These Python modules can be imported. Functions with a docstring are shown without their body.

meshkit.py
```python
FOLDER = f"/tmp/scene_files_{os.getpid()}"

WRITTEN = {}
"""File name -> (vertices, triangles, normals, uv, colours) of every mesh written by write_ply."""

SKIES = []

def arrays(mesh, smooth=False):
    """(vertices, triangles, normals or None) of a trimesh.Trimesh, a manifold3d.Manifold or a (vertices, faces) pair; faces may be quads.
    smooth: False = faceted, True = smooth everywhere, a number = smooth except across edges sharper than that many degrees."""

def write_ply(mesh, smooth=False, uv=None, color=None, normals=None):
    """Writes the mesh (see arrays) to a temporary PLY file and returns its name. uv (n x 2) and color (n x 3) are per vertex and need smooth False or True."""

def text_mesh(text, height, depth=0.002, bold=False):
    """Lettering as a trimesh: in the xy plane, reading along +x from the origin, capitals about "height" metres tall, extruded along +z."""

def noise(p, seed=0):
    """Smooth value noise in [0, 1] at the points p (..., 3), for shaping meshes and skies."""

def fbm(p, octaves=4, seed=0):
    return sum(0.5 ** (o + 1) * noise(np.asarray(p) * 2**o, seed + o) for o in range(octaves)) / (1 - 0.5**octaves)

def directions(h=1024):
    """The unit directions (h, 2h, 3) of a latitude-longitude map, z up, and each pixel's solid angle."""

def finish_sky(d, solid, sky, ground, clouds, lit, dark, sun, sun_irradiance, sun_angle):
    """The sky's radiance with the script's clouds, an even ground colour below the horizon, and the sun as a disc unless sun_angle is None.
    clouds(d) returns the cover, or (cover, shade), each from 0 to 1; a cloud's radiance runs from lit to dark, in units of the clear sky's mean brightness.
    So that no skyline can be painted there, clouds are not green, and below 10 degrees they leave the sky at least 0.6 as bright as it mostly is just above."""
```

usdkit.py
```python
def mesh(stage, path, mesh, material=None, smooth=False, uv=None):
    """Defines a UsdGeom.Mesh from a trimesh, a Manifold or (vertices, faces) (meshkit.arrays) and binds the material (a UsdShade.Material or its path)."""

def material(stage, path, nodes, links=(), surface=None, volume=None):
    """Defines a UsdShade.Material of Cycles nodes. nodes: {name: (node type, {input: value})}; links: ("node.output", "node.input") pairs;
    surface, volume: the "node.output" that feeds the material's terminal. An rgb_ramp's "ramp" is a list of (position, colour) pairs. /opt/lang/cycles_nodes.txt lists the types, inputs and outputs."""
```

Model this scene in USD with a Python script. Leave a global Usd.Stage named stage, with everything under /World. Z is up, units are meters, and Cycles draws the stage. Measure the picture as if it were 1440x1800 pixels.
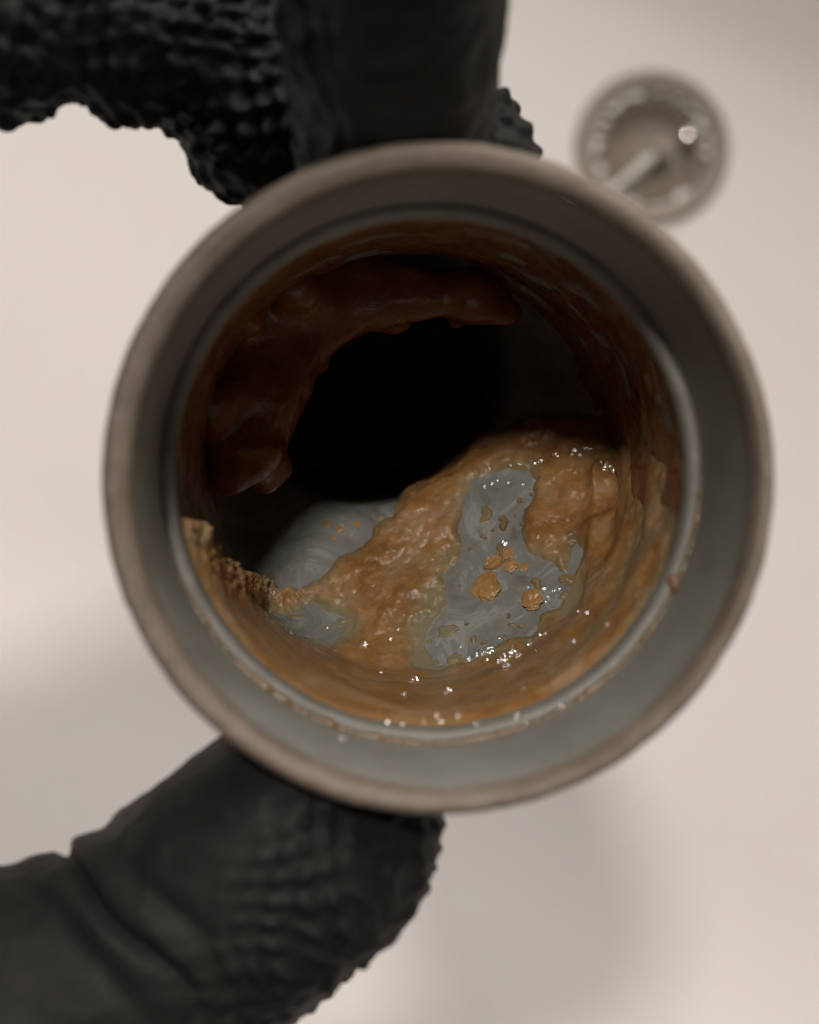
import math
import numpy as np
import trimesh
import shapely
import usdkit
from meshkit import noise, fbm
from pxr import Usd, UsdGeom, UsdLux, UsdShade, Gf, Sdf

# ------------------------------------------------------------------ stage, camera, light
stage = Usd.Stage.CreateInMemory()
UsdGeom.SetStageUpAxis(stage, UsdGeom.Tokens.z)
UsdGeom.SetStageMetersPerUnit(stage, 1.0)
UsdGeom.Xform.Define(stage, '/World')
UsdGeom.Scope.Define(stage, '/World/Looks')
MM = 0.001
H0 = 300.0                    # mm, height of the pipe mouth above the basin floor
CAM = np.array([-2.34, -2.71, 130.0])   # mm, relative to the centre of the pipe mouth
FPX = 2836.0                  # focal length in photograph pixels (1440 wide)

cam = UsdGeom.Camera.Define(stage, '/World/camera')
cam.AddTranslateOp().Set(Gf.Vec3d(CAM[0] * MM, CAM[1] * MM, (CAM[2] + H0) * MM))
cam.CreateHorizontalApertureAttr(24.0)
cam.CreateVerticalApertureAttr(30.0)
cam.CreateFocalLengthAttr(24.0 * FPX / 1440)
cam.CreateFStopAttr(13.5)
cam.CreateFocusDistanceAttr(0.176)
cam.CreateClippingRangeAttr(Gf.Vec2f(0.01, 20))
cam.CreateExposureAttr(0.0)


def aim(prim, pos, target):
    z = np.array(pos, float) - np.array(target, float); z /= np.linalg.norm(z)
    x = np.cross([0, 1, 0.01], z); x /= np.linalg.norm(x)
    y = np.cross(z, x)
    m = Gf.Matrix4d(*x, 0, *y, 0, *z, 0, *map(float, pos), 1)
    prim.AddTransformOp().Set(m)


key = UsdLux.DiskLight.Define(stage, '/World/ceiling_lamp')
key.CreateRadiusAttr(0.05)
key.CreateIntensityAttr(240.0)
key.CreateColorAttr(Gf.Vec3f(1.0, 0.92, 0.83))
aim(key, (-0.095, 0.355, 1.22), (0, 0, 0.28))
fill = UsdLux.RectLight.Define(stage, '/World/room_fill')       # added soft fill for the room around, no source in view
fill.CreateWidthAttr(2.0); fill.CreateHeightAttr(0.9)
fill.CreateIntensityAttr(5.2)
fill.CreateColorAttr(Gf.Vec3f(1.0, 0.92, 0.85))
aim(fill, (0.55, 1.25, 0.86), (0, 0, 0.1))

back = UsdLux.RectLight.Define(stage, '/World/ambience_fill')   # added weak fill for room ambience, source unseen
back.CreateWidthAttr(1.8); back.CreateHeightAttr(1.0)
back.CreateIntensityAttr(0.7)
back.CreateColorAttr(Gf.Vec3f(1.0, 0.86, 0.78))
aim(back, (0.35, -1.15, 1.15), (0, 0, 0.2))

# ------------------------------------------------------------------ helpers


def at(px, py, depth):
    """Point in mm, relative to the pipe mouth, at a given depth below it."""
    k = (CAM[2] + depth) / FPX
    return np.array([(px - 720) * k + CAM[0], (900 - py) * k + CAM[1], -depth])


def plan(v):
    """Top view of the pipe mouth in drawing units, the frame in which the sludge outlines were measured."""
    k = FPX / (CAM[2] - v[:, 2])
    return np.stack([720 + (v[:, 0] - CAM[0]) * k, 900 - (v[:, 1] - CAM[1]) * k], 1)


def smin(a, b, k):
    h = np.clip(0.5 + 0.5 * (b - a) / k, 0, 1)
    return b + (a - b) * h - k * h * (1 - h)


def smax(a, b, k):
    return -smin(-a, -b, k)


def sstep(a, b, x):
    t = np.clip((x - a) / (b - a), 0, 1)
    return t * t * (3 - 2 * t)


def cone(p, a, b, ra, rb):
    a, b = np.asarray(a, float), np.asarray(b, float)
    d = b - a
    t = np.clip((p - a) @ d / max(d @ d, 1e-9), 0, 1)
    return np.linalg.norm(p - a - t[:, None] * d, axis=1) - (ra + (rb - ra) * t)


TETS = np.array([[0, 5, 1, 6], [0, 1, 2, 6], [0, 2, 3, 6], [0, 3, 7, 6], [0, 7, 4, 6], [0, 4, 5, 6]])
CORN = np.array([[0, 0, 0], [1, 0, 0], [1, 1, 0], [0, 1, 0], [0, 0, 1], [1, 0, 1], [1, 1, 1], [0, 1, 1]])


def iso(f, lo, hi, h, closed=True):
    """Isosurface f = 0 by marching tetrahedra, as (vertices, faces)."""
    ax = [np.arange(a, b + h, h) for a, b in zip(lo, hi)]
    n = [len(a) for a in ax]
    P = np.stack(np.meshgrid(*ax, indexing='ij'), -1).reshape(-1, 3)
    V = np.concatenate([f(c) for c in np.array_split(P, max(1, len(P) // 200000))])
    V[np.abs(V) < 1e-6] = 1e-6
    G = V.reshape(n)
    if closed:
        for k in range(3):
            for e in (0, -1):
                s = [slice(None)] * 3; s[k] = e
                G[tuple(s)] = np.maximum(G[tuple(s)], 0.3 * h)
        V = G.reshape(-1)
    lin = np.arange(len(P)).reshape(n)
    c = np.stack([lin[i:n[0] - 1 + i, j:n[1] - 1 + j, k:n[2] - 1 + k].reshape(-1) for i, j, k in CORN], 1)
    neg = V[c] < 0
    c = c[neg.any(1) & ~neg.all(1)]
    t = c[:, TETS].reshape(-1, 4)
    s = V[t] < 0
    cnt = s.sum(1)
    tris = []
    o = np.argsort(~s, axis=1, kind='stable')      # inside corners first
    t = np.take_along_axis(t, o, 1)
    a = t[cnt == 1]; tris.append([(a[:, 0], a[:, 1]), (a[:, 0], a[:, 2]), (a[:, 0], a[:, 3])])
    a = t[cnt == 3]; tris.append([(a[:, 0], a[:, 3]), (a[:, 1], a[:, 3]), (a[:, 2], a[:, 3])])
    a = t[cnt == 2]
    tris.append([(a[:, 0], a[:, 2]), (a[:, 0], a[:, 3]), (a[:, 1], a[:, 3])])
    tris.append([(a[:, 0], a[:, 2]), (a[:, 1], a[:, 3]), (a[:, 1], a[:, 2])])
    E = np.concatenate([np.stack([np.stack(e, 1) for e in tr], 1) for tr in tris]).reshape(-1, 2)
    E.sort(axis=1)
    keyv = E[:, 0].astype(np.int64) * len(P) + E[:, 1]
    u, inv = np.unique(keyv, return_inverse=True)
    i, j = u // len(P), u % len(P)
    w = V[i] / (V[i] - V[j])
    verts = P[i] + (P[j] - P[i]) * w[:, None]
    F = inv.reshape(-1, 3)
    F = F[(F[:, 0] != F[:, 1]) & (F[:, 1] != F[:, 2]) & (F[:, 0] != F[:, 2])]
    return verts, F


def grad(f, v, e=0.05):
    g = np.stack([f(v + d) - f(v - d) for d in np.eye(3) * e], 1)
    return g / np.maximum(np.linalg.norm(g, axis=1, keepdims=True), 1e-9)


def relax(v, F, f, rounds=2, step=0.5):
    """Even out the triangles and pull the vertices back to the surface; orients the faces outwards."""
    e = np.unique(np.sort(np.vstack([F[:, [0, 1]], F[:, [1, 2]], F[:, [2, 0]]]), 1), axis=0)
    for _ in range(rounds):
        s, c = np.zeros_like(v), np.zeros(len(v))
        for a, b in ((0, 1), (1, 0)):
            np.add.at(s, e[:, a], v[e[:, b]]); np.add.at(c, e[:, a], 1)
        v = v + step * (s / np.maximum(c, 1)[:, None] - v)
        for _ in range(2):
            d = np.clip(f(v), -1.0, 1.0)
            v = v - d[:, None] * grad(f, v)
    n = np.cross(v[F[:, 1]] - v[F[:, 0]], v[F[:, 2]] - v[F[:, 0]])
    flip = (n * grad(f, v[F].mean(1))).sum(1) < 0
    F = F.copy(); F[flip] = F[flip][:, ::-1]
    return v, F


def vnorm(v, F):
    n = np.zeros_like(v)
    fn = np.cross(v[F[:, 1]] - v[F[:, 0]], v[F[:, 2]] - v[F[:, 0]])
    for k in range(3):
        np.add.at(n, F[:, k], fn)
    return n / np.maximum(np.linalg.norm(n, axis=1, keepdims=True), 1e-12)


def keep(v, F, mask):
    F = F[mask]
    u, inv = np.unique(F, return_inverse=True)
    return v[u], inv.reshape(-1, 3), u


def lathe(profile, n=240, wob=None):
    """Surface of revolution about z from (r, z) pairs."""
    pr = np.asarray(profile, float)
    t = np.linspace(0, 2 * np.pi, n, endpoint=False)
    v = np.stack([pr[None, :, 0] * np.cos(t)[:, None], pr[None, :, 0] * np.sin(t)[:, None], np.repeat(pr[None, :, 1], n, 0)], -1)
    m = len(pr)
    i = np.arange(n)[:, None]; k = np.arange(m - 1)[None]
    a, b = i * m + k, ((i + 1) % n) * m + k
    F = np.stack([a, a + 1, b + 1, b], -1).reshape(-1, 4)
    v = v.reshape(-1, 3)
    return v, np.vstack([F[:, [0, 1, 2]], F[:, [0, 2, 3]]])


def rounded(pts, per=6):
    """Chaikin-rounded profile."""
    p = np.asarray(pts, float)
    for _ in range(3):
        q = [p[0]]
        for a, b in zip(p[:-1], p[1:]):
            q += [a * .75 + b * .25, a * .25 + b * .75]
        q.append(p[-1]); p = np.array(q)
    return p


COUNT = {}


def path(name, parent='/World'):
    k = (parent, name)
    n = COUNT.get(k, 0); COUNT[k] = n + 1
    return f'{parent}/{name}' + (f'_{n:03d}' if n else '')


def put(name, mesh, mat, parent='/World', smooth=True, **data):
    v, F = mesh
    p = path(name, parent)
    z = H0 if parent == '/World' else 0.0
    m = usdkit.mesh(stage, p, ((v + [0, 0, z]) * MM, F), mat, smooth=smooth)
    for k, s in data.items():
        m.GetPrim().SetCustomDataByKey(k, s)
    return m


def thing(name, loc, **data):
    x = UsdGeom.Xform.Define(stage, path(name))
    x.AddTranslateOp().Set(Gf.Vec3d(*[float(c) for c in loc]))
    for k, s in data.items():
        x.GetPrim().SetCustomDataByKey(k, s)
    return str(x.GetPath())


def primvar(m, name, values):
    pv = UsdGeom.PrimvarsAPI(m).CreatePrimvar(name, Sdf.ValueTypeNames.FloatArray, 'vertex')
    pv.Set([float(x) for x in values])


# ------------------------------------------------------------------ materials
def mat(name, nodes, links, surface='p.BSDF'):
    return usdkit.material(stage, '/World/Looks/' + name, nodes, links, surface=surface)


def mottled(name, c0, c1, scale, rough, bump=0.0, bscale=400.0, r1=None, **extra):
    nodes = {'g': ('geometry', {}),
             'n': ('noise_texture', {'scale': scale, 'detail': 6.0, 'roughness': 0.62}),
             'r': ('rgb_ramp', {'ramp': [(0.3, c0), (0.7, c1)]}),
             'm': ('map_range', {'from_min': 0.3, 'from_max': 0.7, 'to_min': rough, 'to_max': r1 if r1 is not None else rough}),
             'b': ('noise_texture', {'scale': bscale, 'detail': 4.0, 'roughness': 0.6}),
             'u': ('bump', {'strength': bump, 'distance': 0.0005}),
             'p': ('principled_bsdf', dict(extra))}
    links = [('g.position', 'n.vector'), ('n.fac', 'r.fac'), ('r.color', 'p.base_color'), ('n.fac', 'm.value'), ('m.result', 'p.roughness'),
             ('g.position', 'b.vector'), ('b.fac', 'u.height'), ('u.normal', 'p.normal')]
    return mat(name, nodes, links)


M_pipe = mottled('grey_plastic', (0.170, 0.168, 0.152), (0.225, 0.228, 0.212), 120.0, 0.45, 0.10, 900.0, 0.6)
M_rim = mottled('grimy_grey_plastic', (0.130, 0.100, 0.075), (0.190, 0.158, 0.128), 200.0, 0.45, 0.30, 900.0, 0.65)
M_ring = mottled('stained_grey_plastic', (0.14, 0.13, 0.11), (0.20, 0.20, 0.187), 160.0, 0.40, 0.15, 700.0, 0.55)
M_basin = mottled('white_enamel', (0.77, 0.742, 0.725), (0.81, 0.782, 0.765), 9.0, 0.42, 0.0, 100.0, 0.5, specular_ior_level=0.2)
M_glove = mottled('black_rubber', (0.010, 0.010, 0.0095), (0.015, 0.0145, 0.0135), 150.0, 0.55, 0.15, 1300.0, 0.72, specular_ior_level=0.22)
M_metal = mottled('dull_steel', (0.26, 0.225, 0.19), (0.36, 0.32, 0.28), 160.0, 0.34, 0.05, 500.0, 0.48, metallic=1.0)
M_lint = mottled('pale_lint', (0.6, 0.58, 0.54), (0.75, 0.73, 0.7), 900.0, 0.6)
M_fitting = mottled('grey_fitting', (0.27, 0.235, 0.20), (0.33, 0.295, 0.255), 160.0, 0.5, 0.05, 500.0, 0.6)
M_dish = mottled('stained_dish', (0.20, 0.165, 0.13), (0.30, 0.265, 0.22), 130.0, 0.35, 0.05, 500.0, 0.5)
M_chrome = mottled('polished_steel', (0.55, 0.52, 0.5), (0.6, 0.57, 0.55), 160.0, 0.12, metallic=1.0)
M_dark = mottled('drain_grime', (0.05, 0.042, 0.035), (0.10, 0.085, 0.07), 200.0, 0.5)
M_crumb = mottled('rusty_crumb', (0.34, 0.18, 0.055), (0.42, 0.25, 0.105), 500.0, 0.35, 0.15, 1600.0)
M_water = mat('water', {'f': ('fresnel', {'IOR': 1.5}), 't': ('transparent_bsdf', {}), 'g': ('glossy_bsdf', {'color': (1, 1, 1), 'roughness': 0.16}), 'p': ('mix_closure', {})},
              [('f.fac', 'p.fac'), ('t.BSDF', 'p.closure1'), ('g.BSDF', 'p.closure2')], surface='p.closure')
M_bend = mat('wet_grey_plastic', {'g': ('geometry', {}),
                 'n': ('noise_texture', {'scale': 110.0, 'detail': 8.0, 'roughness': 0.68, 'distortion': 2.2}),
                 'r': ('rgb_ramp', {'ramp': [(0.32, (0.135, 0.125, 0.100)), (0.45, (0.205, 0.210, 0.196)), (0.53, (0.225, 0.233, 0.218)), (0.585, (0.31, 0.318, 0.298)), (0.64, (0.22, 0.227, 0.212))]}),
                 'b': ('noise_texture', {'scale': 420.0, 'detail': 5.0, 'roughness': 0.6, 'distortion': 0.8}),
                 'm': ('map_range', {'from_min': 0.3, 'from_max': 0.7, 'to_min': 0.16, 'to_max': 0.45}),
                 'u': ('bump', {'strength': 0.35, 'distance': 0.0006}), 'p': ('principled_bsdf', {})},
             [('g.position', 'n.vector'), ('g.position', 'b.vector'), ('n.fac', 'r.fac'), ('r.color', 'p.base_color'), ('b.fac', 'm.value'), ('m.result', 'p.roughness'), ('b.fac', 'u.height'), ('u.normal', 'p.normal')])


def sludge_material(name, cols, rough):
    nodes = {'g': ('geometry', {}),
             'n': ('noise_texture', {'scale': 120.0, 'detail': 7.0, 'roughness': 0.66, 'distortion': 0.9}),
             'r': ('rgb_ramp', {'ramp': cols}),
             'n2': ('noise_texture', {'scale': 900.0, 'detail': 4.0, 'roughness': 0.7}),
             'r2': ('rgb_ramp', {'ramp': [(0.35, (0.72, 0.70, 0.66)), (0.62, (1.05, 1.05, 1.05))]}),
             'mu': ('mix', {'mix_type': 'multiply', 'fac': 0.5}),
             'a': ('attribute', {'attribute': 'thin'}),
             'mx': ('mix', {'mix_type': 'mix', 'color2': (0.25, 0.235, 0.145)}),
             'nr': ('map_range', {'from_min': 0.3, 'from_max': 0.7, 'to_min': rough[0], 'to_max': rough[1]}),
             'b': ('noise_texture', {'scale': 1100.0, 'detail': 5.0, 'roughness': 0.6}),
             'u': ('bump', {'strength': 0.22, 'distance': 0.0004}),
             'p': ('principled_bsdf', {'subsurface_weight': 0.3, 'subsurface_scale': 0.0012, 'subsurface_radius': (1.0, 0.45, 0.15), 'ior': 1.42})}
    links = [('g.position', 'n.vector'), ('g.position', 'n2.vector'), ('g.position', 'b.vector'), ('n.fac', 'r.fac'), ('n2.fac', 'r2.fac'),
             ('r.color', 'mu.color1'), ('r2.color', 'mu.color2'), ('mu.color', 'mx.color1'), ('a.fac', 'mx.fac'), ('mx.color', 'p.base_color'),
             ('n2.fac', 'nr.value'), ('nr.result', 'p.roughness'), ('b.fac', 'u.height'), ('u.normal', 'p.normal')]
    return mat(name, nodes, links)


M_sludge = sludge_material('rusty_sludge', [(0.26, (0.15, 0.070, 0.025)), (0.38, (0.27, 0.128, 0.042)), (0.47, (0.34, 0.172, 0.058)), (0.54, (0.355, 0.200, 0.090)), (0.62, (0.41, 0.260, 0.145)), (0.72, (0.30, 0.210, 0.105))], (0.25, 0.5))
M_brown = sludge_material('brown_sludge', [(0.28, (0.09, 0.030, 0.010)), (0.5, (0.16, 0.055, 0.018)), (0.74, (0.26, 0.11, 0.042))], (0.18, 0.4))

# ------------------------------------------------------------------ the basin
CA, SA = math.cos(math.radians(27)), math.sin(math.radians(27))


def basin_z(a, b):
    """Height in mm above the basin floor; a runs along the basin, b across it."""
    def wall(t, r, slope):                       # flat, then a fillet of radius r, then a slope
        t = np.maximum(t, 0); tr = r * slope
        return np.where(t < tr, t * t / (2 * r), tr * tr / (2 * r) + (t - tr) * slope)
    z = wall(b - 138, 26, 1.7) + wall(-45 - b, 190, 0.22) + wall(a - 330, 60, 1.7) + wall(-330 - a, 60, 1.7) + wall(-230 - b, 60, 1.7)
    z = np.minimum(z, 90 + 4 * np.tanh((z - 90) / 40))
    return z


drain_c = at(1146, 261, H0)
gu, gw = np.meshgrid(np.linspace(-460, 460, 231), np.linspace(-360, 270, 211), indexing='ij')
bz = basin_z(gu, gw)
bx, by = CA * gu + SA * gw, -SA * gu + CA * gw
bv = np.stack([bx, by, bz - H0], -1).reshape(-1, 3)
ii = np.arange(230)[:, None] * 211 + np.arange(210)[None]
bf = np.stack([ii, ii + 211, ii + 212, ii + 1], -1).reshape(-1, 4)
bf = np.vstack([bf[:, [0, 1, 2]], bf[:, [0, 2, 3]]])
cen = bv[bf].mean(1)
bf = bf[np.hypot(cen[:, 0] - drain_c[0], cen[:, 1] - drain_c[1]) > 15]
put('sink_basin', (bv, bf), M_basin, label='white glossy enamel basin below the hand', category='basin', kind='structure')

# ------------------------------------------------------------------ the drain in the basin
D = thing('basin_drain', ((drain_c[0]) * MM, (drain_c[1]) * MM, 0.0), label='round grey drain fitting with a pale stem and one bright highlight in the white basin', category='drain')
put('flange', lathe(rounded([(14.2, -2.5), (15.0, -0.6), (16.3, 1.2), (18.0, 2.6), (19.6, 2.4), (20.6, 1.4), (20.9, 0.15)])), M_fitting, D)
put('dish', lathe(rounded([(0.01, -7.5), (4.0, -7.4), (8.5, -6.6), (11.0, -4.5), (12.6, -2.0), (13.6, -1.2), (14.3, -2.6)])), M_dish, D)
sp = lambda c, r: trimesh.creation.icosphere(subdivisions=2, radius=r).apply_translation(c)
st = trimesh.convex.convex_hull(np.vstack([sp((-12.2, -12.4, 1.6), 1.0).vertices, sp((-0.6, -3.0, 2.4), 1.4).vertices]))
put('stem', (np.array(st.vertices), np.array(st.faces)), M_lint, D)
kn = lathe(rounded([(0.01, 4.2), (2.0, 4.0), (3.2, 2.4), (3.0, 0.0), (2.2, -3.0), (2.4, -7.0)]), 64)
put('post', (kn[0] + [2.6, -0.4, 0], kn[1]), M_fitting, D)
kn = lathe(rounded([(0.01, 5.0), (1.4, 4.8), (2.0, 3.4), (1.8, 1.6), (1.2, 0.0), (1.4, -5.0)]), 64)
put('highlight_knob', (kn[0] + [9.2, 2.7, 0], kn[1]), M_chrome, D)  # polished piece added to make the bright highlight on the drain

# ------------------------------------------------------------------ the pipe
TX, TY = -0.030, 0.048            # lean of the pipe axis per mm of depth


def lean(v):
    v = np.array(v, float)
    v[:, 0] += -v[:, 2] * TX; v[:, 1] += -v[:, 2] * TY
    # the mouth leans with the axis
    v[:, 2] += v[:, 0] * 0.0 + v[:, 1] * 0.0
    return v


def mouth(v):
    """The socket is bored slightly off centre, so the lip is wider at the upper left."""
    v = np.array(v, float)
    r = np.hypot(v[:, 0], v[:, 1])
    t = sstep(-15.6, -2.2, v[:, 2]) * sstep(26.4, 25.4, r)
    v[:, 0] += 0.42 * t; v[:, 1] -= 0.30 * t
    return lean(v)


ed = np.array([-0.42, 0.907])     # direction in which the bend leaves
SL = math.radians(36)
floor_n = np.array([-ed[0] * math.sin(SL), -ed[1] * math.sin(SL), -math.cos(SL)])    # points out of the void
floor_n = np.array([-ed[0] * math.sin(SL), -ed[1] * math.sin(SL), -math.cos(SL)])
RB = 23.5
floor_p = np.array([-ed[0] * RB, -ed[1] * RB, -44.0])


HC, HR = 13.5, 17.0               # the outlet: a round hole beside the axis, going down


def void(p):
    """Signed distance (mm) of the hollow inside the bend, upright pipe."""
    c1 = np.hypot(p[:, 0], p[:, 1]) - RB
    fl = (p - floor_p) @ floor_n
    main = smax(c1, fl, 4.0)
    c3 = np.hypot(p[:, 0] - ed[0] * HC, p[:, 1] - ed[1] * HC) - HR
    c3 = smax(c3, p[:, 2] + 48.0, 3.0)
    d = smin(main, c3, 3.0)
    return smax(d, -p[:, 2] - 118.0, 6.0)


P = thing('drain_pipe', (0, 0, H0 * MM), label='grey plastic drain pipe bend held up with its open socket towards the viewer', category='pipe')
rim_prof = rounded([(26.3, -9.0), (27.1, -5.0), (27.4, -1.6), (27.2, -0.25), (26.5, 0.12), (25.6, -0.2), (25.2, -1.1), (25.1, -2.2)])
rv, rf = lathe(rim_prof, 360)
ang = np.arctan2(rv[:, 1], rv[:, 0])
nick = (noise(np.stack([rv[:, 0] * .9, rv[:, 1] * .9, rv[:, 2] * .6], 1), 5) - 0.5) * 0.10 + (fbm(rv * 0.35, 3, 9) - 0.5) * 0.20 - 0.35 * np.clip(noise(rv * 0.7, 13) - 0.80, 0, 1)
rv = rv * np.array([1, 1, 0]) * (1 + nick / 27)[:, None] + rv * np.array([0, 0, 1])
rv[:, 2] += nick * 0.8
put('rim', (mouth(rv), rf), M_rim, P)
put('socket_wall', (mouth(lathe([(25.1, -2.2), (24.95, -5), (24.75, -9), (24.58, -13), (24.45, -15.6)], 360)[0]), lathe([(0, 0)] * 5, 360)[1]), M_pipe, P)
ring_prof = np.vstack([[(24.6, -15.0)], rounded([(24.5, -15.5), (24.0, -15.35), (23.35, -15.5), (23.05, -16.3), (23.1, -17.6), (23.7, -18.2)])])
gv, gf = lathe(ring_prof, 360)
gv[:, 2] += (fbm(gv * 0.4, 3, 3) - 0.5) * 0.25
put('inner_ring', (lean(gv), gf), M_ring, P)

# the bend: inner surface and outer surface
iv, iF = iso(void, (-32, -27, -122), (28, 40, -15.8), 1.0, closed=False)
iv, iF = relax(iv, iF, void, 2)
iF = iF[iv[iF][:, :, 2].max(1) < -16.2]
out = lambda p: void(p) - 2.6
ov, oF = iso(out, (-36, -32, -126), (34, 44, -14), 2.0, closed=False)
ov, oF = relax(ov, oF, out, 2)
put('bend', (lean(np.vstack([iv, ov])), np.vstack([iF[:, ::-1], oF + len(iv)])), M_bend, P)
sk = lathe(rounded([(26.3, -9.0), (26.5, -20), (26.4, -34), (26.0, -36), (25.0, -37)]), 180)
put('collar', (lean(sk[0]), sk[1]), M_rim, P)

# ------------------------------------------------------------------ the sludge on the inner wall
outline = shapely.Polygon([(300, 905), (318, 904), (332, 915), (345, 935), (360, 958), (374, 983), (395, 996), (422, 1012), (450, 1020), (480, 1011), (487, 1040),
    (508, 1030), (528, 1036), (548, 1024), (580, 1000), (605, 975), (640, 960), (665, 926), (690, 905), (705, 870), (720, 835), (750, 805), (790, 790), (830, 770),
    (860, 757), (900, 745), (940, 735), (1000, 728), (1050, 730), (1085, 765), (1120, 785), (1170, 795), (1260, 800), (1275, 900), (1230, 1060), (1130, 1200), (950, 1320), (800, 1340),
    (600, 1300), (420, 1180), (300, 1020), (280, 920)])
holes = [[(842, 838), (870, 831), (900, 826), (930, 828), (943, 841), (938, 872), (921, 905), (917, 935), (930, 965), (950, 980), (975, 988), (988, 1004), (1000, 1008), (1004, 985),
          (1000, 960), (1012, 952), (1024, 964), (1016, 992), (1002, 1042), (986, 1066), (952, 1080), (946, 1105), (936, 1120), (905, 1121), (880, 1131), (866, 1150), (840, 1155), (810, 1164),
          (780, 1174), (764, 1165), (750, 1130), (760, 1095), (785, 1065), (780, 1030), (775, 1010), (790, 995), (812, 985), (812, 960), (808, 930), (812, 895), (826, 860)],
         [(455, 1064), (480, 1072), (505, 1087), (522, 1080), (535, 1062), (552, 1054), (562, 1074), (590, 1074), (608, 1085), (602, 1115), (582, 1131), (555, 1126), (530, 1121), (505, 1115), (488, 1096), (468, 1090)]]
cover = outline
for hp in holes:
    cover = cover.difference(shapely.Polygon(hp).buffer(0))


def sdf2(poly, q):
    pts = shapely.points(q)
    d = shapely.distance(poly.boundary, pts)
    return np.where(shapely.contains_xy(poly, q[:, 0], q[:, 1]), d, -d)


sv, sF = iv, iF
q = plan(lean(sv))
near = sdf2(outline.buffer(40), q) > 0
near &= sv[:, 2] > -100
sv, sF, _ = keep(sv, sF, near[sF].any(1))
for _ in range(2):
    m = trimesh.Trimesh(sv, sF, process=False)
    sv, sF = trimesh.remesh.subdivide(sv, sF)[:2]
    sv = sv - np.clip(void(sv), -1, 1)[:, None] * grad(void, sv)
sn = -grad(void, sv)                                   # into the hollow
q = plan(lean(sv))
warp = np.stack([fbm(sv * 0.55, 4, 21), fbm(sv * 0.55, 4, 22)], 1) - 0.5
warp *= (1 - 0.92 * sstep(2.5, 0.3, RB - np.hypot(sv[:, 0], sv[:, 1])) * (q[:, 0] > 1000))[:, None]
sd = sdf2(cover, q + warp * 22) / 13.0                 # about mm from the edge
inside = sdf2(outline, q) > 12                         # scraps left behind on the bare patches
scrap = (noise(sv * 0.62, 55) * 0.6 + noise(sv * 1.5, 56) * 0.4 - 0.66) * 9
sd = np.where(inside & (sd < 0), np.maximum(sd, np.minimum(scrap, 0.45)), sd)
edge = np.clip(sd, -1.5, 3.0)
lumps = fbm(sv * 0.28, 3, 31) - 0.5
grain = fbm(sv * 0.75, 4, 32) - 0.5
fine = fbm(sv * 2.0, 3, 33) - 0.5
c1 = -(np.hypot(sv[:, 0], sv[:, 1]) - RB)
fl = -((sv - floor_p) @ floor_n)
onwall = sstep(2.5, 0.3, c1)
tha = np.degrees(np.arctan2(sv[:, 1], sv[:, 0]))
depth = -sv[:, 2]
ripple = np.sin((fl + 1.6 * (fbm(sv * 0.12, 2, 41) - .5)) * 2 * math.pi / 13.0 - 1.2)
rightside = sstep(-75, -30, tha) * sstep(60, 20, tha)
h = 0.75 * (1 - np.exp(-np.maximum(edge, 0) * (1.0 - 0.7 * onwall * rightside))) + np.minimum(edge, 0) * 0.6
cov = sstep(-0.2, 1.0, edge)
h = h + cov * (1 - onwall * rightside * sstep(3.0, 0.5, edge)) * ((1.7 - 1.0 * onwall * sstep(-20, -45, tha)) * lumps + (0.5 - 0.36 * onwall) * grain + (0.12 - 0.08 * onwall) * fine + 0.15)
h = h + cov * onwall * (0.16 + 0.50 * rightside) * ripple
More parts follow.
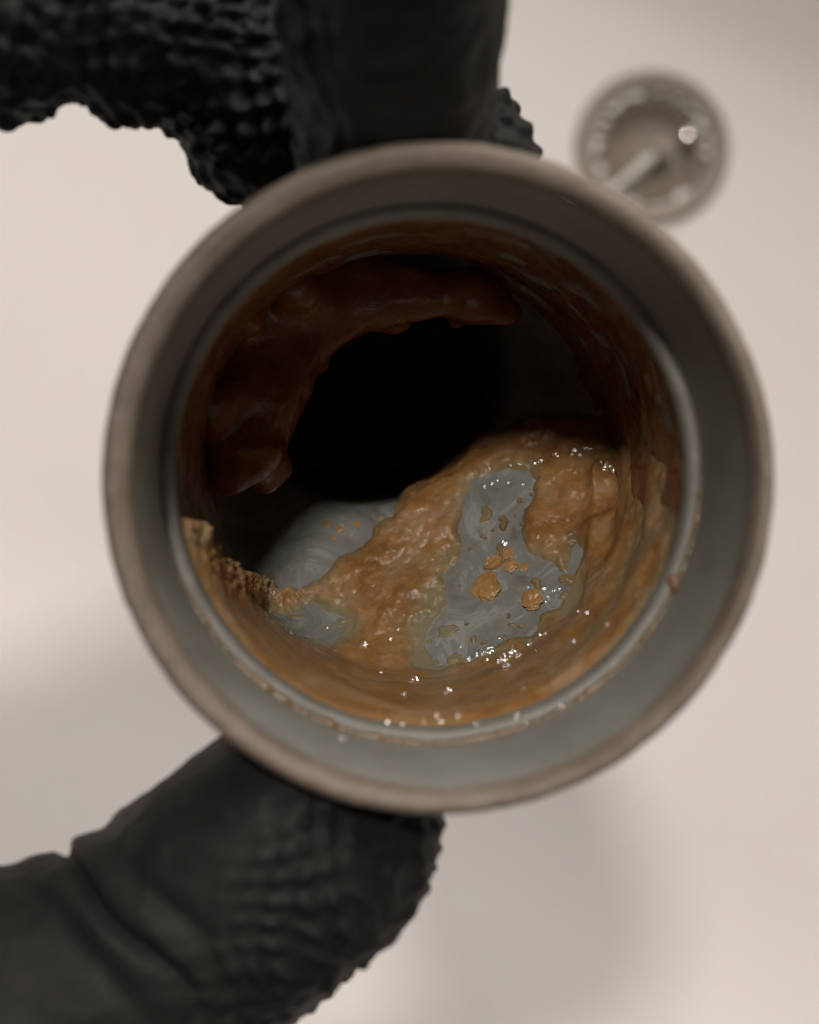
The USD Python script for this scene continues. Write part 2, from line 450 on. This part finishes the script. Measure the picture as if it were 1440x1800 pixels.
# a long soft roll of sludge on the floor beside the right wall
qx, qy = q[:, 0], q[:, 1]
roll = np.exp(-(((qx - (1062 - 0.00035 * (qy - 900) ** 2)) / 24.0) ** 2)) * sstep(790, 840, qy) * sstep(1110, 1000, qy)
h = h + cov * 1.5 * roll
thinz = np.exp(-(((qx - 752) / 40) ** 2 + ((qy - 1110) / 75) ** 2)) + 0.7 * np.exp(-(((qx - 560) / 60) ** 2 + ((qy - 1100) / 40) ** 2))
h = h - cov * 0.9 * thinz * (0.6 + 0.8 * noise(sv * 0.8, 51))
heap = shapely.distance(shapely.LineString([(330, 930), (365, 985), (405, 1025), (455, 1035), (505, 1040)]), shapely.points(q))
heap = np.exp(-(heap / 26) ** 2)
h = h + cov * heap * (0.9 + 2.6 * grain + 1.2 * fine)
h = np.where((edge > 0.15) & (h < 0.08), 0.08, h)
h *= sstep(16.4, 19.5, depth) * 0.8 + 0.2
pv = sv + sn * h[:, None]
kv, kF, ku = keep(pv, sF, (h[sF] > -0.25).any(1) & (edge[sF] > -0.9).all(1))
ms = put('sludge', (lean(kv), kF[:, ::-1]), M_sludge, label='wet rusty orange sludge coating the lit inner wall of the pipe', category='sludge', kind='stuff')
thin = np.clip(np.clip((0.65 - h) / 0.9, 0, 1) * cov + 0.45 * np.exp(-np.maximum(sd, 0) / 0.7) + 0.75 * np.clip(thinz, 0, 1) * (0.4 + 0.9 * (noise(sv * 0.9, 52) - .2)), 0, 0.85) * sstep(-0.3, 0.2, sd)
primvar(ms, 'thin', thin[ku])

# brown seam of grime in the corner between socket and ring
tt = np.radians(np.linspace(195, 368, 700))
rr = np.linspace(0, 2 * np.pi, 9)[:-1]
tw = 0.20 + 0.75 * np.clip(fbm(np.stack([tt * 9, tt * 0, tt * 0], 1), 4, 61) - 0.36, 0, 1) + 0.10 * noise(np.stack([tt * 60, tt * 0, tt * 0], 1), 62)
tw *= sstep(195, 215, np.degrees(tt)) * sstep(368, 345, np.degrees(tt)) + 0.02
gm = np.stack([(24.40 - 0.3 * tw[:, None] * 0 + tw[:, None] * np.cos(rr)) * np.cos(tt)[:, None], (24.40 + tw[:, None] * np.cos(rr)) * np.sin(tt)[:, None], -15.42 + 0.75 * tw[:, None] * np.sin(rr)], -1)
n0, n1 = gm.shape[:2]
i = np.arange(n0 - 1)[:, None] * n1; k = np.arange(n1)[None]
a, b = i + k, i + (k + 1) % n1
gF = np.stack([a, b, b + n1, a + n1], -1).reshape(-1, 4)
gF = np.vstack([gF[:, [0, 1, 2]], gF[:, [0, 2, 3]]])
mg = put('grime_seam', (lean(gm.reshape(-1, 3)), gF), M_brown, label='thin brown line of grime in the corner outside the inner ring', category='grime', kind='stuff')
primvar(mg, 'thin', np.full(n0 * n1, 0.35))

# dark lobe of sludge hanging round the upper left of the throat
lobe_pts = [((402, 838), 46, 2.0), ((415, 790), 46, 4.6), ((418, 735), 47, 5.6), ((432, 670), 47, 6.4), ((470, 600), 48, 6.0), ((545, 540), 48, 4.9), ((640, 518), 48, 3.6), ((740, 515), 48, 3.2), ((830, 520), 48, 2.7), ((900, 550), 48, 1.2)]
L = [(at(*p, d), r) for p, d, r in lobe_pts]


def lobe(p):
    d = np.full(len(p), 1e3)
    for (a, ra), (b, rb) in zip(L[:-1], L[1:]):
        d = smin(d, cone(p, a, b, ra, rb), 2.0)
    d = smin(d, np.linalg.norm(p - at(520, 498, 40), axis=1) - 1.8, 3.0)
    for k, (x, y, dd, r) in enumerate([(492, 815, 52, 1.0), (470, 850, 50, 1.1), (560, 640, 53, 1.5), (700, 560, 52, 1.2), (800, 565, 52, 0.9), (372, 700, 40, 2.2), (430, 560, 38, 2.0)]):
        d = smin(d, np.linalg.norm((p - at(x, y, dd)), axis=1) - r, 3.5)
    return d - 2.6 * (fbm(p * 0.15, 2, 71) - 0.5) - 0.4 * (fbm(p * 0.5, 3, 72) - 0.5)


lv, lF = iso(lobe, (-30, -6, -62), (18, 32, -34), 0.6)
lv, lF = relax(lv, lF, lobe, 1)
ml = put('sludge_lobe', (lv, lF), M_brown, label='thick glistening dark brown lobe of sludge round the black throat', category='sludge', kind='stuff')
primvar(ml, 'thin', np.zeros(len(lv)))

# thin brown film on the upper wall; its darkness also stands in for shade
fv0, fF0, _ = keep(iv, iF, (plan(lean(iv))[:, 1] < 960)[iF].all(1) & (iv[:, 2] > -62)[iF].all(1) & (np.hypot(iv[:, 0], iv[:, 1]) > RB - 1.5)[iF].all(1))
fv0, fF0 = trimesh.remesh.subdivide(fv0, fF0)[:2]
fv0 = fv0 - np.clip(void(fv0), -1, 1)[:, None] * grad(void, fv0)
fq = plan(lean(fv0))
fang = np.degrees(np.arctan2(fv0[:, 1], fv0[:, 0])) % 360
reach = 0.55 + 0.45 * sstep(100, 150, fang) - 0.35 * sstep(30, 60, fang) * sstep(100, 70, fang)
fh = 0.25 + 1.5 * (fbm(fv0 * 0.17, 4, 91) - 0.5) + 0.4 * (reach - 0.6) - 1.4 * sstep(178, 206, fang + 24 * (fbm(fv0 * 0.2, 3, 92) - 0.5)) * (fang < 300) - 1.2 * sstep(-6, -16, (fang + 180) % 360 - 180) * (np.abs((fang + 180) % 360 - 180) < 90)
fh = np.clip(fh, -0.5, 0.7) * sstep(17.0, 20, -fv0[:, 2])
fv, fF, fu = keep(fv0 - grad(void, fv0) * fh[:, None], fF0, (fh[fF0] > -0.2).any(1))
mf = put('sludge_shade_film', (lean(fv), fF[:, ::-1]), M_brown, label='thin brown film on the upper inner wall under the ring, its dark colour standing in for shade', category='sludge', kind='stuff')
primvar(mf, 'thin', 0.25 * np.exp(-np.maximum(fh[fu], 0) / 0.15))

# ------------------------------------------------------------------ crumbs and water drops, dropped onto the surfaces below
tree_all = trimesh.Trimesh(lean(np.vstack([kv, iv])), np.vstack([kF[:, ::-1], iF[:, ::-1] + len(kv)]), process=False)
rings = trimesh.util.concatenate([trimesh.Trimesh(*x, process=False) for x in [(lean(gv), gf), (mouth(lathe([(25.1, -2.2), (24.45, -15.6)], 360)[0]), lathe([(0, 0)] * 2, 360)[1])]])
tree_all = trimesh.util.concatenate([tree_all, rings])


TRI = tree_all.triangles
TQ = plan(TRI.reshape(-1, 3)).reshape(-1, 3, 2)
TN = tree_all.face_normals


def land(px, py):
    """First surface met straight down the line of view of the drawing: point and normal."""
    a, b, c = TQ[:, 0], TQ[:, 1], TQ[:, 2]
    w = np.array([px, py])
    def s(p, q): return (q[:, 0] - p[:, 0]) * (w[1] - p[:, 1]) - (q[:, 1] - p[:, 1]) * (w[0] - p[:, 0])
    s0, s1, s2 = s(a, b), s(b, c), s(c, a)
    hit = np.nonzero(((s0 >= 0) & (s1 >= 0) & (s2 >= 0)) | ((s0 <= 0) & (s1 <= 0) & (s2 <= 0)))[0]
    z = TRI[hit][:, :, 2].mean(1)
    k = hit[np.argmax(z)]
    n = TN[k]
    if n @ (CAM - TRI[k].mean(0)) < 0:
        n = -n
    return at(px, py, -TRI[k][:, 2].mean()), n


def blob(c, n, r, flat, seed, rough=0.25, sub=3):
    s = trimesh.creation.icosphere(subdivisions=sub)
    v = s.vertices * (1 + rough * 2 * (fbm(s.vertices * 1.6 + seed * 7.3, 3, seed) - 0.5))[:, None]
    x = np.cross(n, [0.3, 0.9, 0.1]); x /= np.linalg.norm(x); y = np.cross(n, x)
    v = v * r * np.array([1, 1, flat])
    return c + v[:, :1] * x + v[:, 1:2] * y + v[:, 2:] * n, np.array(s.faces)


crumbs = [(857, 1031, 1.5, 'largest orange crumb near the middle of the bare grey patch'), (935, 1054, 1.05, 'round orange crumb at the lower right of the bare grey patch'),
          (868, 993, 0.9, 'orange crumb left in the little cluster on the bare grey patch'), (889, 973, 0.85, 'uppermost orange crumb of the little cluster on the bare grey patch'),
          (898, 994, 0.7, 'orange crumb right in the little cluster on the bare grey patch'), (921, 997, 0.45, 'tiny orange crumb right of the cluster on the bare grey patch'),
          (575, 921, 0.42, 'pale crumb leftmost on the dim grey floor by the shadow'), (597, 931, 0.42, 'pale crumb second from left on the dim grey floor by the shadow'),
          (587, 947, 0.3, 'lowest pale crumb on the dim grey floor by the shadow'), (628, 921, 0.38, 'pale crumb third from left on the dim grey floor by the shadow'),
          (668, 911, 0.34, 'pale crumb nearest the sludge edge on the dim grey floor')]
for s, (x, y, r, lab) in enumerate(crumbs):
    c, n = land(x, y)
    put('crumb', blob(c + n * r * .02, n, r * 1.1, 0.34, 100 + s, 0.5, 4), M_crumb, label=lab, category='crumb', group='crumbs of sludge inside the pipe')
c, n = land(735, 1341)
put('crumb', blob(c, n, 0.28, 0.5, 131, 0.5), M_brown, label='dark speck on the grey socket wall at the bottom', category='crumb', group='crumbs of sludge inside the pipe')
c, n = land(787, 1372)
bv_, bf_ = blob(c, n, 0.26, 0.5, 132, 0.7)
bv_ = c + (bv_ - c) * np.array([0.7, 1.0, 2.2])
put('lint', (bv_, bf_), M_lint, label='white fleck of lint on the lower socket wall by the lip', category='lint')
c, n = land(1190, 1027)
put('crumb', blob(c, np.array([0, 0, 1.0]), 0.75, 0.6, 130, 0.6), M_brown, label='brown crumb of grime on the inner ring at the right', category='crumb', group='crumbs of sludge inside the pipe')

drops = [(1012, 794, .55), (1020, 800, .3), (1034, 789, .4), (1006, 800, .2), (978, 801, .24), (1062, 826, .4), (1072, 822, .38), (1056, 814, .2), (1080, 828, .25),
         (841, 1152, .42), (852, 1149, .42), (863, 1146, .4), (825, 1160, .34), (856, 1160, .24), (880, 1163, .35), (893, 1157, .5), (902, 1150, .4), (912, 1154, .3), (891, 1174, .38), (932, 1134, .28),
         (728, 1199, .38), (788, 1217, .38), (711, 1222, .3), (640, 1138, .42), (700, 1108, .2), (688, 1124, .2), (670, 1183, .2), (888, 957, .3), (960, 823 + 30, .0), (852, 855, .16), (866, 850, .16), (876, 846, .14), (895, 848, .15), (920, 852, .15),
         (861, 823, .2), (899, 818, .18), (914, 815, .16), (942, 815, .2), (950, 811, .18), (929, 1034, .18), (957, 1036, .2), (963, 1050, .22), (961, 1060, .22), (975, 1040, .18), (984, 1036, .16), (950, 1118, .2), (960, 1115, .26), (1034, 1078, .26), (1018, 1075, .2),
         (1130, 870, .22), (811, 1138, .24), (879, 1124, .2), (770, 1262, .22), (775, 1270, .24), (806, 1262, .22), (838, 1275, .22), (910, 1260, .24), (680, 1273, .2), (708, 1276, .18), (745, 1272, .2), (920, 1212, .2), (1070, 1100, .2), (1010, 1128, .18),
         (602, 1299, .17), (896, 1286, .17), (926, 1275, .2), (936, 1272, .18), (987, 1243, .15), (1004, 1233, .15), (1080, 1166, .12), (505, 1093, .15), (575, 1105, .15)]
parts = []
rng = np.random.default_rng(4)
LAMP = np.array([-95.0, 355.0, 920.0])      # each drop is tilted between lamp and camera to add a glint
for s, (x, y, r) in enumerate(drops):
    if r <= 0: continue
    c, n = land(x, y)
    tilt = LAMP - c; tilt = tilt / np.linalg.norm(tilt) + (CAM - c) / np.linalg.norm(CAM - c)
    tilt = tilt / np.linalg.norm(tilt) + rng.normal(0, 0.05, 3); tilt /= np.linalg.norm(tilt)
    r *= 1.15 + 0.6 * rng.random()
    parts.append(trimesh.Trimesh(*blob(c + n * r * .25, tilt, r, 0.24, 200 + s, 0.5, 3), process=False))
w = trimesh.util.concatenate(parts)
put('glint_drops', (np.array(w.vertices), np.array(w.faces)), M_water, label='tiny clear water drops tilted to glint as wet highlights on the sludge and ring', category='water', kind='stuff')

# ------------------------------------------------------------------ the gloved hand
bones = []


def chain(*pts):
    for (a, ra), (b, rb) in zip(pts[:-1], pts[1:]):
        bones.append((np.asarray(a, float), np.asarray(b, float), ra, rb))


wrist = np.array([-120.0, 30, 20])
thumb_tip, thumb_ip = at(528, 1482, 14), at(170, 1752, 16)
thumb_mcp = at(-330, 1830, 12)
chain((thumb_tip, 11.8), (thumb_ip, 12.4), (thumb_mcp, 14.0), ((-104, -22, 8), 17.0), (wrist, 26))
chain((at(600, 1440, 16), 9.0), (at(430, 1590, 22), 11.5))
# index finger: comes down from above the frame, tip against the pipe
idx_tip, idx_pip = at(690, 235, 13), at(668, -430, -20)
chain((idx_tip, 8.8), (at(690, 40, 2), 8.7), (idx_pip, 9.0), ((-43, 54, 50), 11.5))
# middle finger: lies along the top of the pipe
chain((at(812, 285, 27), 7.2), (at(700, 225, 27), 8.4), (at(478, 198, 25), 8.4))
chain((at(478, 198, 25), 8.4), (at(420, 110, 24), 7.4), (at(310, 62, 22), 7.5), (at(225, 60, 20), 7.3), (at(114, -105, 18), 5.8))
chain((at(114, -105, 18), 5.8), (at(0, 55, 17), 7.4), (at(-260, -40, 5), 9.5), ((-64, 62, 24), 11.5))
# ring and little fingers, further down behind
# palm
for k in ((-43, 54, 50), (-64, 62, 24), (-78, 52, 4), (-88, 38, -16)):
    chain((np.array(k, float), 12.0), (wrist, 22.0))
chain(((-64, 62, 30), 14.0), ((-104, -22, 8), 17.0))
chain((wrist, 24.0), ((-190, 50, 30), 29.0))


def hand(p):
    d = np.full(len(p), 1e3)
    for a, b, ra, rb in bones:
        d = smin(d, cone(p, a, b, ra, rb), 2.5)
    return d


hv, hF = iso(hand, (-180, -78, -78), (22, 105, 74), 2.0)
hv, hF = relax(hv, hF, hand, 2)
# finer where the photograph looks
for k in range(2):
    qq = plan(hv)
    inf = (qq[:, 0] > -120) & (qq[:, 1] > -150) & (qq[:, 1] < 1950) & (hv[:, 0] > -75)
    hv, hF = trimesh.remesh.subdivide(hv, hF, face_index=np.nonzero(inf[hF].all(1))[0])[:2]
d = np.clip(hand(hv), -1, 1)
hv = hv - d[:, None] * grad(hand, hv)
hn = vnorm(hv, hF)
qq = plan(hv); u_, w_ = qq[:, 0], qq[:, 1]
isthumb = hv[:, 1] < 0
axis = np.array([.81, -.587]); side = np.array([.587, .81])
rel = qq - np.array([528, 1482])
along, across = rel @ axis, rel @ side
tex_t = sstep(-60, 140, across + 0.35 * along + 60) * sstep(-420, -150, along + 0.9 * across)
isidx = (cone(hv, idx_tip, idx_pip, 8.6, 9.2) < 1.2) & (hv[:, 2] > -20)
tex = np.where(isthumb, tex_t, np.where(isidx, 0.08 + 0.6 * sstep(-4.5, -9.5, hv[:, 0] + 1.2 * (fbm(hv * 0.2, 2, 89) - .5) * 6), 1.0))
tex = np.where(hv[:, 0] < -62, 0.2, tex)
hw = hv + 1.5 * np.stack([noise(hv * 0.3, 85), noise(hv * 0.3, 86), noise(hv * 0.3, 87)], 1)
hw = hw + 1.6 * np.stack([noise(hv * 0.13, 185), noise(hv * 0.13, 186), noise(hv * 0.13, 187)], 1) * 2
kk = 2 * np.pi / 3.1
e1, e2, e3 = (np.cos(kk * (hw @ np.array(w))) for w in ((0.71, 0.71, 0.15), (0.71, -0.71, 0.2), (0.1, 0.25, 0.96)))
bumps = np.where(isthumb, 0.55, 0.75) * (np.clip(e1 * e2 + 0.12 * e3, -0.25, 1.0) * 0.9 - 0.2) * (0.2 + 1.4 * noise(hv * 0.25, 88)) + 0.25 * (noise(hw * 0.7, 82) - 0.5)
crinkle = fbm(hv * np.array([0.25, 0.3, 0.3]), 3, 83) - 0.5
disp = tex * (1.0 * bumps + 0.5 * crinkle) + (1 - tex) * 0.7 * (fbm(hv * 0.10, 2, 84) - 0.5)
ridge = (1 - np.abs(2 * noise(hw * np.array([0.16, 0.22, 0.2]), 93) - 1)) ** 4 + 0.6 * (1 - np.abs(2 * noise(hw * 0.37, 94) - 1)) ** 4
disp += np.where(isthumb, 0.15, 0.55) * ridge * np.where(isidx, 0.5, 1)
# folds across the thumb joint
ca = along + 330 - 0.10 * across
fold = lambda c, wd: np.exp(-((ca - c) / wd) ** 2)
th = isthumb * sstep(330, 60, across + 120)
disp += th * (-1.1 * fold(0 + 14 * np.sin(across / 55.0), 12) + 0.35 * fold(34, 24) - 0.4 * fold(80 + 10 * np.sin(across / 40.0 + 1), 22) + 0.25 * fold(-40, 25) - 0.35 * fold(-85, 28))
# small folds of loose rubber at the thumb's shoulder and along the pipe
hv = hv + hn * disp[:, None]
# the rubber flattens against the pipe
ctr = np.stack([-hv[:, 2] * TX, -hv[:, 2] * TY], 1)
dx = hv[:, :2] - ctr
r = np.linalg.norm(dx, axis=1)
low = (hv[:, 2] < 25) & (hv[:, 2] > -60) & (r < 27.5) & (hv[:, 0] > -40)
hv[low, :2] = ctr[low] + dx[low] * (27.5 / np.maximum(r[low], 1e-6))[:, None]
put('gloved_hand', (hv, hF), M_glove, label='hand in a black textured rubber glove gripping the grey pipe, thumb below and fingers above', category='hand')
